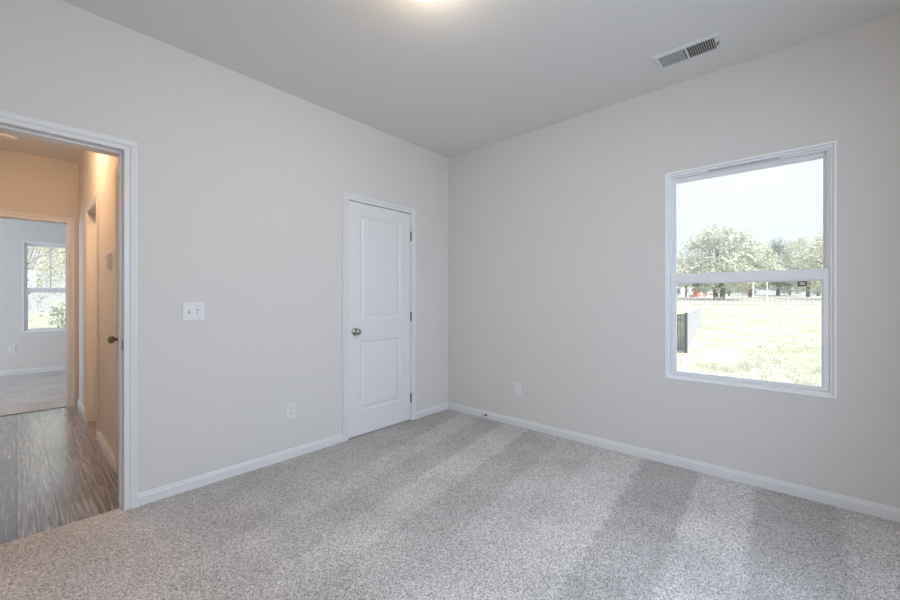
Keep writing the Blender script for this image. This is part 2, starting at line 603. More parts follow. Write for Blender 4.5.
struct('wall_hall_far', boxes((FW, F0 - j, YF0, YF1, 0, HC), (F0 - j, F1 + j, YF0, YF1, FT + j, HC), (F1 + j, FE, YF0, YF1, 0, HC)), M['wall'], 'end wall of the hall over the far room doorway')
struct('wall_far_room', boxes((FW, G0, YB, YB + 0.14, 0, HC), (G0, G1, YB, YB + 0.14, 0, GB), (G0, G1, YB, YB + 0.14, GT, HC), (G1, FE, YB, YB + 0.14, 0, HC)),
       M['wall'], 'pale wall of the far room with its window')
struct('wall_far_room_left', boxes((FW - 0.14, FW, YF0, 4.1, 0, HC), (FW - 0.14, FW, 4.1, 5.7, 0, 0.65), (FW - 0.14, FW, 4.1, 5.7, 2.15, HC), (FW - 0.14, FW, 5.7, YB + 0.14, 0, HC)), M['wall'])  # opening made up for the far room fill lamp
struct('wall_far_room_right', boxes((FE, FE + 0.12, YF1, YB + 0.14, 0, HC)), M['wall'])
# rooms behind the hall's right wall and behind the closet door
struct('wall_bathroom', boxes((HX + 0.115, -0.9, 1.10, 1.20, 0, HC), (-0.9, -0.8, 1.10, YF0, 0, HC)), M['wall'])
struct('wall_closet', boxes((-1.95, 0.0, 0.80, 0.90, 0, HC), (-1.95, -1.87, T, 0.80, 0, HC)), M['wall'])
struct('wall_linen', boxes((HX + 0.115, -1.95, 0.72, 0.80, 0, HC)), M['wall'])

# ------------------------------------------------------------------ trim, casings and baseboards
def door_jamb(W, u0, u1, top, depth, th=0.018, stop=None):
    bm = bmnew()
    wbox(bm, W, u0, u0 + th, 0, top, -depth, 0.0)
    wbox(bm, W, u1 - th, u1, 0, top, -depth, 0.0)
    wbox(bm, W, u0 + th, u1 - th, top - th, top, -depth, 0.0)
    if stop:
        a, b = stop
        wbox(bm, W, u0 + th, u0 + th + 0.011, 0, top - th - 0.011, -b, -a)
        wbox(bm, W, u1 - th - 0.011, u1 - th, 0, top - th - 0.011, -b, -a)
        wbox(bm, W, u0 + th, u1 - th, top - th - 0.011, top - th, -b, -a)
    return bm

struct('trim_2', casing(WN, D0, D1, DT), M['trim'], 'white casing around the doorway to the hall', smooth=False)
jam = struct('trim_3', door_jamb(WN, D0 - j, D1 + j, DT + j, T, stop=(0.037, 0.073)), M['trim'], 'white jamb of the doorway to the hall')
struct('trim_4', casing(WHN, D0, D1, DT), M['trim'])
struct('trim_5', casing(WN, K0, K1, KT), M['trim'], 'white casing around the closet door')
struct('trim_6', door_jamb(WN, K0 - j, K1 + j, KT + j, T, stop=(0.040, 0.075)), M['trim'], 'white jamb of the closet door')
struct('trim_7', casing(WHR, R0, R1, RT), M['trim'], 'white casing around the doorway in the right hall wall')
struct('trim_8', door_jamb(WHR, R0 - j, R1 + j, RT + j, 0.115, stop=(0.045, 0.08)), M['trim'], 'jamb of the doorway in the right hall wall')
struct('trim_9', casing(WHR, L0, L1, RT), M['trim'], 'white casing of the narrow hall door behind the doorway jamb')
struct('trim_10', casing(WHF, F0, F1, FT), M['trim'], 'white casing around the far room doorway')
struct('trim_11', door_jamb(WHF, F0 - j, F1 + j, FT + j, 0.12, stop=(0.04, 0.075)), M['trim'], 'white jamb of the far room doorway')

struct('baseboard_north', base_run(WN, D1 + 0.06, K0 - 0.06), M['trim'], 'long white baseboard between the doorway and the closet door')
struct('baseboard_north_corner', base_run(WN, K1 + 0.06, 0.0, 0, 1), M['trim'], 'short white baseboard between the closet door and the corner')
struct('baseboard_east', base_run(WE, YS, 0.0, 0, 1), M['trim'], 'white baseboard under the window wall')
struct('baseboard_hall_right', base_run(WHR, L1 + 0.06, R0 - 0.06), M['trim'], 'hall baseboard nearer than the hall doorway')
struct('baseboard_hall_end', base_run(WHR, R1 + 0.06, YF0, 0, 1), M['trim'], 'hall baseboard beyond the hall doorway')
struct('baseboard_far_room', base_run(WFB, FW, FE, z0=0.004), M['trim'], 'baseboard under the far room window')

# ------------------------------------------------------------------ panelled doors
def door_leaf(W, u0, u1, v0, v1, d0, th, panels):
    bm = bmnew()
    def P(u, v, d):
        return bm.verts.new(W(u, v, d0 + d))
    def quad(a, b, c, d):
        bm.faces.new((a, b, c, d))
    pu0, pu1 = panels[0][0], panels[0][1]
    def rect(ua, ub, va, vb):
        quad(P(ua, va, 0), P(ub, va, 0), P(ub, vb, 0), P(ua, vb, 0))
    rect(u0, pu0, v0, v1)
    rect(pu1, u1, v0, v1)
    ys = [v0]
    for p in panels:
        ys += [p[2], p[3]]
    ys.append(v1)
    for i in range(0, len(ys), 2):
        rect(pu0, pu1, ys[i], ys[i + 1])
    for (a, b, c, d) in panels:
        loops = []
        for ins, dep in ((0, 0), (0.004, -0.002), (0.012, -0.0085), (0.019, -0.0095), (0.026, -0.0090), (0.042, -0.0030), (0.048, -0.0022)):
            loops.append([P(a + ins, c + ins, dep), P(b - ins, c + ins, dep), P(b - ins, d - ins, dep), P(a + ins, d - ins, dep)])
        for p, q in zip(loops, loops[1:]):
            for i in range(4):
                k = (i + 1) % 4
                quad(p[i], p[k], q[k], q[i])
        bm.faces.new(loops[-1])
    # edges and back
    f = [P(u0, v0, 0), P(u1, v0, 0), P(u1, v1, 0), P(u0, v1, 0)]
    g = [P(u0, v0, -th), P(u1, v0, -th), P(u1, v1, -th), P(u0, v1, -th)]
    for i in range(4):
        k = (i + 1) % 4
        quad(f[i], f[k], g[k], g[i])
    bm.faces.new(g[::-1])
    bmesh.ops.remove_doubles(bm, verts=bm.verts[:], dist=1e-6)
    return bm

def knob(parent, W, u, v, m, ball=0.027, name='door_knob'):
    b = Vector(W(u, v, 0.0))
    ax = Vector(W(u, v, 1.0)) - b
    bm = bmnew()
    lathe(bm, b, ax, [(0.0, 0.0), (0.033, 0.0), (0.033, 0.004), (0.030, 0.008), (0.016, 0.011), (0.0115, 0.016), (0.0115, 0.028), (0.016, 0.033),
                      (0.023, 0.037), (ball, 0.045), (ball * 1.02, 0.052), (ball * 0.93, 0.059), (ball * 0.72, 0.064), (ball * 0.35, 0.0668), (0.0, 0.0672)], 36)
    return mk(name, bm, m, parent, smooth=True)

def hinge(parent, W, u, v):
    bm = bmnew()
    p0, p1 = Vector(W(u, v - 0.046, 0.006)), Vector(W(u, v + 0.046, 0.006))
    n = 5
    for i in range(n):
        a = p0.lerp(p1, (i + 0.04) / n)
        c = p0.lerp(p1, (i + 0.96) / n)
        cyl(bm, a, c, 0.0068, seg=14)
    for s, e in ((p0, -1), (p1, 1)):
        cyl(bm, s, s + Vector((0, 0, e * 0.004)), 0.0045, 0.003, seg=10)
    wbox(bm, W, u - 0.010, u + 0.009, v - 0.045, v + 0.045, -0.002, 0.0012)
    return mk('hinge', bm, M['hinge'], parent)

du0, du1, dv0, dv1 = K0 + 0.0045, K1 - 0.003, 0.021, KT - 0.005
d1 = empty_struct('door_1', ((du0 + du1) / 2, 0.017, dv0), 'white two panel closet door, closed, with satin knob and three hinges', 'door')
cl_pan = [(-1.146, -0.678, 0.228, 0.842), (-1.146, -0.678, 1.030, 1.928)]
mk('door_leaf', door_leaf(WN, du0, du1, dv0, dv1, 0.0, 0.035, cl_pan), M['door'], d1)
k = knob(d1, WN, -1.197, 0.924, M['nickel']); k['label'] = 'satin nickel door knob'
for v in (1.822, 1.033, 0.234):
    h = hinge(d1, WN, K1 + 0.002, v); h['label'] = 'dark metal hinge'

d2 = empty_struct('door_2', (HX, (L0 + L1) / 2, 0.012), 'narrow hall door mostly behind the doorway jamb, its round knob showing', 'door')
mk('door_leaf', door_leaf(WHR, L0 + 0.004, L1 - 0.004, 0.012, RT - 0.005, 0.0, 0.035,
   [(L0 + 0.09, L1 - 0.09, 0.228, 0.842), (L0 + 0.09, L1 - 0.09, 1.03, 1.928)]), M['door'], d2)
k = knob(d2, WHR, 0.600, 0.930, M['bronze']); k['label'] = 'aged bronze door knob'

# strike plate in the right jamb of the doorway
sp = bmnew()
box(sp, D1 - 0.0016, D1 + 0.001, 0.008, 0.036, 0.915, 0.972)
box(sp, D1 - 0.0022, D1 - 0.0008, 0.014, 0.028, 0.930, 0.957)
o = mk('strike_plate', sp, M['hinge'], jam)
o['label'] = 'small dark metal strike plate'

# ------------------------------------------------------------------ windows
def sash(W, u0, u1, v0, v1, d0, d1, st, rb, rt):
    """sash frame with a stepped glazing bead"""
    bm = bmnew()
    wbox(bm, W, u0, u0 + st, v0, v1, d0, d1)
    wbox(bm, W, u1 - st, u1, v0, v1, d0, d1)
    wbox(bm, W, u0 + st, u1 - st, v0, v0 + rb, d0, d1)
    wbox(bm, W, u0 + st, u1 - st, v1 - rt, v1, d0, d1)
    b = 0.006
    for (a, c, e, f) in ((u0 + st, u0 + st + b, v0 + rb, v1 - rt), (u1 - st - b, u1 - st, v0 + rb, v1 - rt),
                         (u0 + st + b, u1 - st - b, v0 + rb, v0 + rb + b), (u0 + st + b, u1 - st - b, v1 - rt - b, v1 - rt)):
        wbox(bm, W, a, c, e, f, d0 + 0.004, d1 - 0.007)
    return bm

def pane(W, u0, u1, v0, v1, d):
    bm = bmnew()
    wbox(bm, W, u0, u1, v0, v1, d - 0.002, d + 0.002)
    return bm

def ring(bm, W, u0, u1, v0, v1, w, d0, d1):
    wbox(bm, W, u0, u0 + w, v0, v1, d0, d1)
    wbox(bm, W, u1 - w, u1, v0, v1, d0, d1)
    wbox(bm, W, u0 + w, u1 - w, v0, v0 + w, d0, d1)
    wbox(bm, W, u0 + w, u1 - w, v1 - w, v1, d0, d1)

def window(name, W, u0, u1, v0, v1, rail, label, muntins=0, latches=()):
    c = Vector(W((u0 + u1) / 2, v0, -0.06))
    w = empty_struct(name, c, label, 'window')
    bm = bmnew()
    ring(bm, W, u0, u1, v0, v1, 0.010, -0.115, 0.003)            # thin white return liner, its edge proud of the wall
    mk('liner', bm, M['liner'], w)
    bm = bmnew()
    ring(bm, W, u0 + 0.010, u1 - 0.010, v0 + 0.010, v1 - 0.010, 0.016, -0.115, -0.016)
    ring(bm, W, u0 + 0.026, u1 - 0.026, v0 + 0.026, v1 - 0.026, 0.010, -0.115, -0.030)
    mk('window_frame', bm, M['vinyl'], w, bevel=0.0015)
    a, b, lo, hi = u0 + 0.031, u1 - 0.031, v0 + 0.028, v1 - 0.032
    us = mk('upper_sash', sash(W, a, b, rail - 0.040, hi, -0.098, -0.066, 0.016, 0.044, 0.028), M['vinyl'], w, bevel=0.002)
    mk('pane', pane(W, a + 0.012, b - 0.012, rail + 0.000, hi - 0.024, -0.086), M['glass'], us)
    ls = mk('lower_sash', sash(W, a, b, lo, rail + 0.030, -0.064, -0.026, 0.024, 0.016, 0.066), M['vinyl'], w, bevel=0.002)
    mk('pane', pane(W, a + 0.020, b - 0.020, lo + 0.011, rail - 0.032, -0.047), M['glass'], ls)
    for i in range(muntins):
        u = a + 0.022 + (b - a - 0.044) * (i + 1) / (muntins + 1)
        bm = bmnew()
        wbox(bm, W, u - 0.008, u + 0.008, rail, hi - 0.032, -0.083, -0.076)
        mk('muntin', bm, M['vinyl'], us)
    for (q0, q1, z0, z1) in latches:
        bm = bmnew()
        ring(bm, W, q0, q1, z0, z1, 0.008, -0.062, -0.052)
        o = mk('latch', bm, M['slot'], ls)
        o['label'] = 'small dark ring latch under the meeting rail'
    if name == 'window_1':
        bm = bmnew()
        wbox(bm, W, u0 + 0.25, u0 + 0.62, v1 - 0.036, v1 - 0.029, -0.031, -0.022)  # grey strip stands in for the shadow of the head track
        o = mk('head_shadow', bm, M['rubber'], w)
        o['label'] = 'thin grey strip drawn as shadow in the head of the frame'
    return w

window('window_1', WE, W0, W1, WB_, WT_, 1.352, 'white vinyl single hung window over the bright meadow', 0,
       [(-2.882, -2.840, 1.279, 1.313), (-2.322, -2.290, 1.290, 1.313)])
window('window_2', WFB, G0, G1, GB, GT, 1.365, 'smaller looking window in the far room with leaves outside', 2)

# ------------------------------------------------------------------ electrical plates
def rbox(bm, W, u0, u1, v0, v1, d0, d1, bev):
    """plate with chamfered front edges"""
    a = [bm.verts.new(W(u, v, d0)) for u, v in ((u0, v0), (u1, v0), (u1, v1), (u0, v1))]
    b = [bm.verts.new(W(u, v, d1 - bev * 0.6)) for u, v in ((u0, v0), (u1, v0), (u1, v1), (u0, v1))]
    c = [bm.verts.new(W(u, v, d1)) for u, v in ((u0 + bev, v0 + bev), (u1 - bev, v0 + bev), (u1 - bev, v1 - bev), (u0 + bev, v1 - bev))]
    for p, q in ((a, b), (b, c)):
        for i in range(4):
            k2 = (i + 1) % 4
            bm.faces.new((p[i], p[k2], q[k2], q[i]))
    bm.faces.new(c)
    bm.faces.new(a[::-1])

def screw(parent, W, u, v, d):
    b = Vector(W(u, v, d)); ax = Vector(W(u, v, d + 1)) - b
    bm = bmnew()
    lathe(bm, b, ax, [(0.0032, -0.0005), (0.0032, 0.0007), (0.0020, 0.0014), (0.0, 0.0016)], 12)
    return mk('screw', bm, M['plastic'], parent, smooth=True)

def outlet(W, u, v, label):
    t = thing('wall_outlet', W(u, v - 0.0585, 0.0), label, 'outlet')
    bm = bmnew()
    rbox(bm, W, u - 0.037, u + 0.037, v - 0.0585, v + 0.0585, 0.0, 0.0070, 0.004)
    mk('face_plate', bm, M['plastic'], t)
    for s in (-1, 1):
        cv = v + s * 0.0195
        bm = bmnew()
        pts = []
        for i in range(24):
            an = 2 * PI * i / 24
            pts.append((max(-0.0145, min(0.0145, 0.0172 * math.cos(an))), max(-0.0145, min(0.0145, 0.0172 * math.sin(an)))))
        A = [bm.verts.new(W(u + x, cv + y, 0.006)) for x, y in pts]
        B = [bm.verts.new(W(u + x * 0.96, cv + y * 0.96, 0.0085)) for x, y in pts]
        for i in range(24):
            k2 = (i + 1) % 24
            bm.faces.new((A[i], A[k2], B[k2], B[i]))
        bm.faces.new(B)
        r = mk('receptacle', bm, M['plastic'], t)
        bm = bmnew()
        wbox(bm, W, u - 0.0072, u - 0.0050, cv - 0.001, cv + 0.0085, 0.0080, 0.0088)
        wbox(bm, W, u + 0.0050, u + 0.0072, cv + 0.000, cv + 0.0075, 0.0080, 0.0088)
        wbox(bm, W, u - 0.0024, u + 0.0024, cv - 0.0100, cv - 0.0055, 0.0080, 0.0088)
        s2 = mk('slots', bm, M['slot'], r)
        s2['label'] = 'dark plug slots'
    screw(t, W, u, v, 0.0065)
    return t

outlet(WN, -1.767, 0.366, 'white outlet on the wall between doorway and closet door, low under the light switch')
outlet(WE, -0.887, 0.356, 'white outlet low on the window wall near the corner')
outlet(WFB, -3.174, 0.418, 'white outlet in the far room, left under its window')

su, sv = -2.397, 1.123
sw = thing('light_switch', WN(su, sv - 0.059, 0), 'white two toggle light switch plate beside the doorway', 'switch')
bm = bmnew()
rbox(bm, WN, su - 0.060, su + 0.060, sv - 0.059, sv + 0.059, 0.0, 0.0065, 0.004)
mk('face_plate', bm, M['plastic'], sw)
for s, up in ((-1, 1), (1, -1)):
    cu = su + s * 0.023
    bm = bmnew()
    wbox(bm, WN, cu - 0.0052, cu + 0.0052, sv - 0.012, sv + 0.012, 0.0062, 0.0068)
    o = mk('toggle_slot', bm, M['slot'], sw); o['label'] = 'dark slot around the toggle'
    bm = bmnew()
    a = [bm.verts.new(WN(cu + x, sv + y, 0.0064)) for x, y in ((-0.0042, -0.0065), (0.0042, -0.0065), (0.0042, 0.0065), (-0.0042, 0.0065))]
    c = [bm.verts.new(WN(cu + x, sv + up * 0.008 + y, 0.0185)) for x, y in ((-0.0036, -0.0035), (0.0036, -0.0035), (0.0036, 0.0035), (-0.0036, 0.0035))]
    for i in range(4):
        k2 = (i + 1) % 4
        bm.faces.new((a[i], a[k2], c[k2], c[i]))
    bm.faces.new(c)
    mk('toggle', bm, M['plastic'], sw)
    for e in (-1, 1):
        screw(sw, WN, cu, sv + e * 0.030, 0.0065)

# thermostat on the hall's right wall
tu, tv = 0.99, 1.487
th = thing('thermostat', WHR(tu, tv - 0.06, 0), 'small white thermostat on the warm hall wall seen past the jamb', 'thermostat')
bm = bmnew(); rbox(bm, WHR, tu - 0.062, tu + 0.062, tv - 0.062, tv + 0.062, 0, 0.008, 0.003)
mk('wall_plate', bm, M['plastic'], th)
bm = bmnew(); rbox(bm, WHR, tu - 0.052, tu + 0.052, tv - 0.048, tv + 0.048, 0.008, 0.030, 0.006)
mk('thermostat_body', bm, M['plastic'], th)
bm = bmnew(); wbox(bm, WHR, tu - 0.034, tu + 0.034, tv + 0.002, tv + 0.034, 0.0298, 0.0308)
o = mk('display', bm, M['rubber'], th); o['label'] = 'grey display'
for q in (-0.02, 0.02):
    bm = bmnew()
    wbox(bm, WHR, tu + q - 0.009, tu + q + 0.009, tv - 0.034, tv - 0.022, 0.0298, 0.0318)
    mk('button', bm, M['rubber'], th)

# ------------------------------------------------------------------ ceiling things
# supply register
vx, vy = -0.355, -2.325
hx, hy = 0.092, 0.180
ve = thing('ceiling_vent', (vx, vy, HC), 'white rectangular air vent with two louver banks in the ceiling above the window', 'vent')
bm = bmnew()
def vring(bm, a0, b0, z0, a1, b1, z1):
    A = [bm.verts.new((vx + sx * a0, vy + sy * b0, z0)) for sx, sy in ((-1, -1), (1, -1), (1, 1), (-1, 1))]
    B = [bm.verts.new((vx + sx * a1, vy + sy * b1, z1)) for sx, sy in ((-1, -1), (1, -1), (1, 1), (-1, 1))]
    for i in range(4):
        k2 = (i + 1) % 4
        bm.faces.new((A[i], A[k2], B[k2], B[i]))
ix, iy = 0.066, 0.146
vring(bm, hx, hy, HC, hx, hy, HC - 0.003)
vring(bm, hx, hy, HC - 0.003, hx - 0.012, hy - 0.012, HC - 0.009)
vring(bm, hx - 0.012, hy - 0.012, HC - 0.009, ix, iy, HC - 0.009)
vring(bm, ix, iy, HC - 0.009, ix, iy, HC - 0.0005)
box(bm, vx - ix, vx + ix, vy - 0.006, vy + 0.006, HC - 0.0095, HC - 0.001)
mk('vent_frame', bm, M['vent'], ve)
mk('duct_backing', boxes((vx - ix, vx + ix, vy - iy, vy + iy, HC - 0.0012, HC - 0.0004)), M['ventdark'], ve)
for s in (1, -1):
    bm = bmnew()
    n = 11
    for i in range(n):
        c = vy + s * (0.0125 + (iy - 0.016) * (i + 0.5) / n)
        t = -0.0019 * s
        z0, z1 = HC - 0.0105, HC - 0.0016
        q = [(c - t - 0.0010, z0), (c - t + 0.0010, z0), (c + t + 0.0010, z1), (c + t - 0.0010, z1)]
        A = [bm.verts.new((vx - ix, y, z)) for y, z in q]
        B = [bm.verts.new((vx + ix, y, z)) for y, z in q]
        for a in range(4):
            k2 = (a + 1) % 4
            bm.faces.new((A[a], A[k2], B[k2], B[a]))
        bm.faces.new(A); bm.faces.new(B[::-1])
    mk('louver_bank', bm, M['vent'], ve)
bm = bmnew()
box(bm, vx - 0.003, vx + 0.003, vy - iy - 0.016, vy - iy - 0.006, HC - 0.022, HC - 0.008)
box(bm, vx - 0.012, vx + 0.012, vy - iy - 0.014, vy - iy - 0.011, HC - 0.011, HC - 0.008)
mk('damper_lever', bm, M['hinge'], ve)
for s in (-1, 1):
    bm = bmnew()
    lathe(bm, (vx, vy + s * (hy - 0.020 if s > 0 else hy - 0.012), HC - 0.009), (0, 0, -1), [(0.0045, -0.001), (0.004, 0.001), (0, 0.0022)], 12)
    mk('screw', bm, M['hinge'], ve, smooth=True)

def flush_lamp(x, y, label, dome_m, r=0.165, drop=0.125):
    t = thing('ceiling_light', (x, y, HC), label, 'ceiling light')
    bm = bmnew()
    lathe(bm, (x, y, HC), (0, 0, -1), [(0, 0), (r * 1.04, 0), (r * 1.06, 0.006), (r * 1.06, 0.026), (r * 1.02, 0.032), (r * 0.96, 0.032), (r * 0.96, 0.004)], 48)
    mk('rim', bm, M['nickel'], t, smooth=False)
    bm = bmnew()
    prof = [(r * 0.95, 0.020)]
    for i in range(1, 13):
        a = PI / 2 * i / 12
        prof.append((r * 0.95 * math.cos(a) if i < 12 else 0.0, 0.026 + (drop - 0.026) * math.sin(a)))
    lathe(bm, (x, y, HC), (0, 0, -1), prof, 48)
    mk('glass_dome', bm, dome_m, t, smooth=True)
    return t
flush_lamp(-1.895, -1.570, 'lit bedroom ceiling light, only its glowing lowest edge in view at the top', M['dome'])
flush_lamp(-3.06, 1.45, 'warm ceiling light of the hall, hidden above the doorway head', M['dome_hall'], 0.14, 0.11)
flush_lamp(-2.02, 1.66, 'warm ceiling light of the room behind the right hall doorway', M['dome_hall'], 0.12, 0.10)

sm = thing('smoke_detector', (-3.19, 2.66, HC), 'round white smoke detector on the hall ceiling', 'smoke detector')
bm = bmnew()
lathe(bm, (-3.19, 2.66, HC), (0, 0, -1), [(0, 0), (0.072, 0), (0.072, 0.010), (0.066, 0.013)], 36)
mk('mounting_ring', bm, M['plastic'], sm)
bm = bmnew()
lathe(bm, (-3.19, 2.66, HC), (0, 0, -1), [(0.062, 0.010), (0.062, 0.024), (0.056, 0.034), (0.040, 0.040), (0.018, 0.041), (0.016, 0.038), (0, 0.038)], 36)
mk('detector_body', bm, M['plastic'], sm)

# spring door stop on the east baseboard
ds = thing('door_stop', (-0.0135, -0.525, 0.048), 'little spring door stop on the baseboard right of the corner', 'door stop')
bm = bmnew()
lathe(bm, (-0.0135, -0.525, 0.048), (-1, 0, 0), [(0, 0), (0.012, 0), (0.012, 0.003), (0.007, 0.007), (0, 0.007)], 18)
mk('base', bm, M['hinge'], ds)
bm = bmnew()
prev = None
nt, pr = 11, 0.0042
path = [(-0.0185 - 0.048 * i / (nt * 12), -0.525 + pr * math.cos(2 * PI * i / 12), 0.048 + pr * math.sin(2 * PI * i / 12)) for i in range(nt * 12 + 1)]
for a, b in zip(path, path[1:]):
    cyl(bm, a, b, 0.0016, seg=5, caps=False)
mk('spring', bm, M['hinge'], ds, smooth=True)
bm = bmnew()
lathe(bm, (-0.0655, -0.525, 0.048), (-1, 0, 0), [(0, 0), (0.0065, 0), (0.0075, 0.003), (0.0075, 0.012), (0.0050, 0.016), (0, 0.017)], 18)
o = mk('rubber_tip', bm, M['rubber'], ds, smooth=True); o['label'] = 'pale rubber tip'

# ------------------------------------------------------------------ outdoors
CA = math.radians(41.675)
FX, FY = math.cos(CA), math.sin(CA)
def depth(x, y):
    return (x + 3.141) * FX + (y + 2.825) * FY
def gz(x, y):
    d = depth(x, y)
    if d < 20: z = -0.5
    elif d < 62: z = -0.5 + 1.25 * (d - 20) / 42
    else: z = 0.75 + 0.030 * (d - 62)
    return z
rnd = random.Random(4)
bm = bmnew()
nx, ny = 90, 60
xs = [0.3 + 170 * (i / nx) ** 1.8 for i in range(nx + 1)]
ys = [-70 + 170 * i / ny for i in range(ny + 1)]
grid = [[bm.verts.new((x, y, gz(x, y) + (rnd.uniform(-0.04, 0.04) if 6 < x < 60 else 0))) for y in ys] for x in xs]
loft(bm, grid)
struct('ground', bm, M['field'], 'sunlit meadow of pale dry and green grass outside the window', smooth=True)
bm = bmnew()
xs2 = [-30 + 30.2 * i / 20 for i in range(21)]
ys2 = [6.75 + 60 * i / 40 for i in range(41)]
loft(bm, [[bm.verts.new((x, y, -0.35)) for y in ys2] for x in xs2])
struct('ground', bm, M['field'], 'bright grass outside the far room window')

def at(px, D):
    u = (px - 450) / 387.0
    return (-3.141 + D * (FX + u * FY), -2.825 + D * (FY - u * FX))

# grass tufts
bm = bmnew()
rg = random.Random(9)
for i in range(2600):
    d = 6.5 + 26 * rg.random() ** 1.6
    x, y = at(rg.uniform(655, 850), d)
    if x < 1.2 or (y > -1.6 and 9 < x < 27):
        continue
    hgt = rg.uniform(0.05, 0.16) * (1.5 if rg.random() < 0.12 else 1)
    for k2 in range(5):
        a = rg.uniform(0, 2 * PI)
        bx, by = x + rg.uniform(-0.08, 0.08), y + rg.uniform(-0.08, 0.08)
        lean = rg.uniform(0.02, 0.10)
        z = gz(bx, by) - 0.03
        w = 0.010
        p0 = (bx - w * math.sin(a), by + w * math.cos(a), z)
        p1 = (bx + w * math.sin(a), by - w * math.cos(a), z)
        p2 = (bx + lean * 0.4 * math.cos(a), by + lean * 0.4 * math.sin(a), z + hgt * 0.65)
        p3 = (bx + lean * math.cos(a), by + lean * math.sin(a), z + hgt)
        v = [bm.verts.new(p) for p in (p0, p1, p2, p3)]
        bm.faces.new((v[0], v[1], v[2])); bm.faces.new((v[1], v[3], v[2]))
o = mk('wild_grass', bm, M['leaf_fresh'], recalc=False)
tag(o, 'scattered green grass tufts in the meadow below the window', 'grass', kind='stuff')

# near black metal fence and the pale fence running back from its corner
C0 = at(686, 12.6); C1 = at(701, 23.9)
zf = -0.5
def picket_fence(name, A, B, m, label, step, w, hgt=1.26, post_w=0.06):
    A, B = Vector((*A, zf)), Vector((*B, zf))
    t = thing(name, A, label, 'fence')
    d = (B - A); Ln = d.length; d.normalize(); nrm = Vector((-d.y, d.x, 0))
    def bar(bm, s0, s1, z0, z1, th):
        a = A + d * s0; b = A + d * s1
        v = []
        for p in (a, b):
            for q in (-th / 2, th / 2):
                for z in (z0, z1):
                    v.append(bm.verts.new(p + nrm * q + Vector((0, 0, z))))
        for q in ((0, 1, 3, 2), (4, 6, 7, 5), (0, 4, 5, 1), (2, 3, 7, 6), (0, 2, 6, 4), (1, 5, 7, 3)):
            bm.faces.new([v[i] for i in q])
    for z in (0.12, hgt - 0.22, hgt - 0.06):
        bm = bmnew()
        bar(bm, 0, Ln, z, z + 0.035, 0.03)
        mk('rail', bm, m, t)
    n = int(Ln / step)
    for i in range(1, n):
        bm = bmnew()
        bar(bm, i * step - w / 2, i * step + w / 2, 0.06, hgt - 0.03, 0.018)
        mk('picket', bm, m, t)
    npst = max(2, int(Ln / 2.2) + 1)
    for i in range(npst):
        s = Ln * i / (npst - 1)
        bm = bmnew()
        bar(bm, s - post_w / 2, s + post_w / 2, -0.1, hgt, post_w)
        bar(bm, s - post_w / 2 - 0.008, s + post_w / 2 + 0.008, hgt, hgt + 0.02, post_w + 0.016)
        mk('post', bm, m, t)
    return t
Cn = at(640, 12.0)
picket_fence('metal_fence', C0, Cn, M['black'], 'black metal picket fence panel low in the left corner of the window', 0.060, 0.030)
Ca = (C0[0] + 0.12, C0[1] + 0.03)
picket_fence('picket_fence', Ca, C1, M['fencewhite'], 'pale picket fence running away into the meadow behind the black fence', 0.15, 0.10)

# far rail fence across the field
A = Vector((*at(668, 62), 0)); B = Vector((*at(850, 62), 0))
t = thing('rail_fence', (A.x, A.y, gz(A.x, A.y)), 'long low grey post and rail fence along the far side of the meadow', 'fence')
n = 34
P = [A.lerp(B, i / n) for i in range(n + 1)]
for p in P:
    p.z = gz(p.x, p.y)
for p in P:
    mk('post', boxes((p.x - 0.06, p.x + 0.06, p.y - 0.06, p.y + 0.06, p.z - 0.1, p.z + 0.95)), M['fencegrey'], t)
for hz in (0.35, 0.62, 0.90):
    bm = bmnew()
    for p, q in zip(P, P[1:]):
        cyl(bm, p + Vector((0, 0, hz)), q + Vector((0, 0, hz)), 0.04, seg=6)
    mk('rail', bm, M['fencegrey'], t)

def road(d0, d1, label, up):
    bm = bmnew()
    rows = []
    for i in range(24):
        px = 660 + 200 * i / 23
        row = []
        for d in (d0, d1):
            x, y = at(px, d)
            row.append(bm.verts.new((x, y, gz(x, y) + up)))
        rows.append(row)
    loft(bm, rows)
    return struct('ground', bm, M['gravel'], label)
road(54, 60, 'pale gravel strip in front of the far rail fence', 0.06)
road(86, 95, 'pale road behind the far rail fence', 0.08)

for px, lab in ((753, 'left one of two slim white poles beyond the rail fence'), (767, 'right one of two slim white poles beyond the rail fence')):
    x, y = at(px, 75)
    bm = bmnew()
    z = gz(x, y)
    lathe(bm, (x, y, z - 0.1), (0, 0, 1), [(0, 0), (0.22, 0), (0.22, 0.25), (0.10, 0.35), (0.085, 3.3), (0.15, 3.36), (0.15, 3.5), (0, 3.62)], 12)
    o = mk('white_pole', bm, M['siding'])
    tag(o, lab, 'pole', 'white poles beyond the fence')

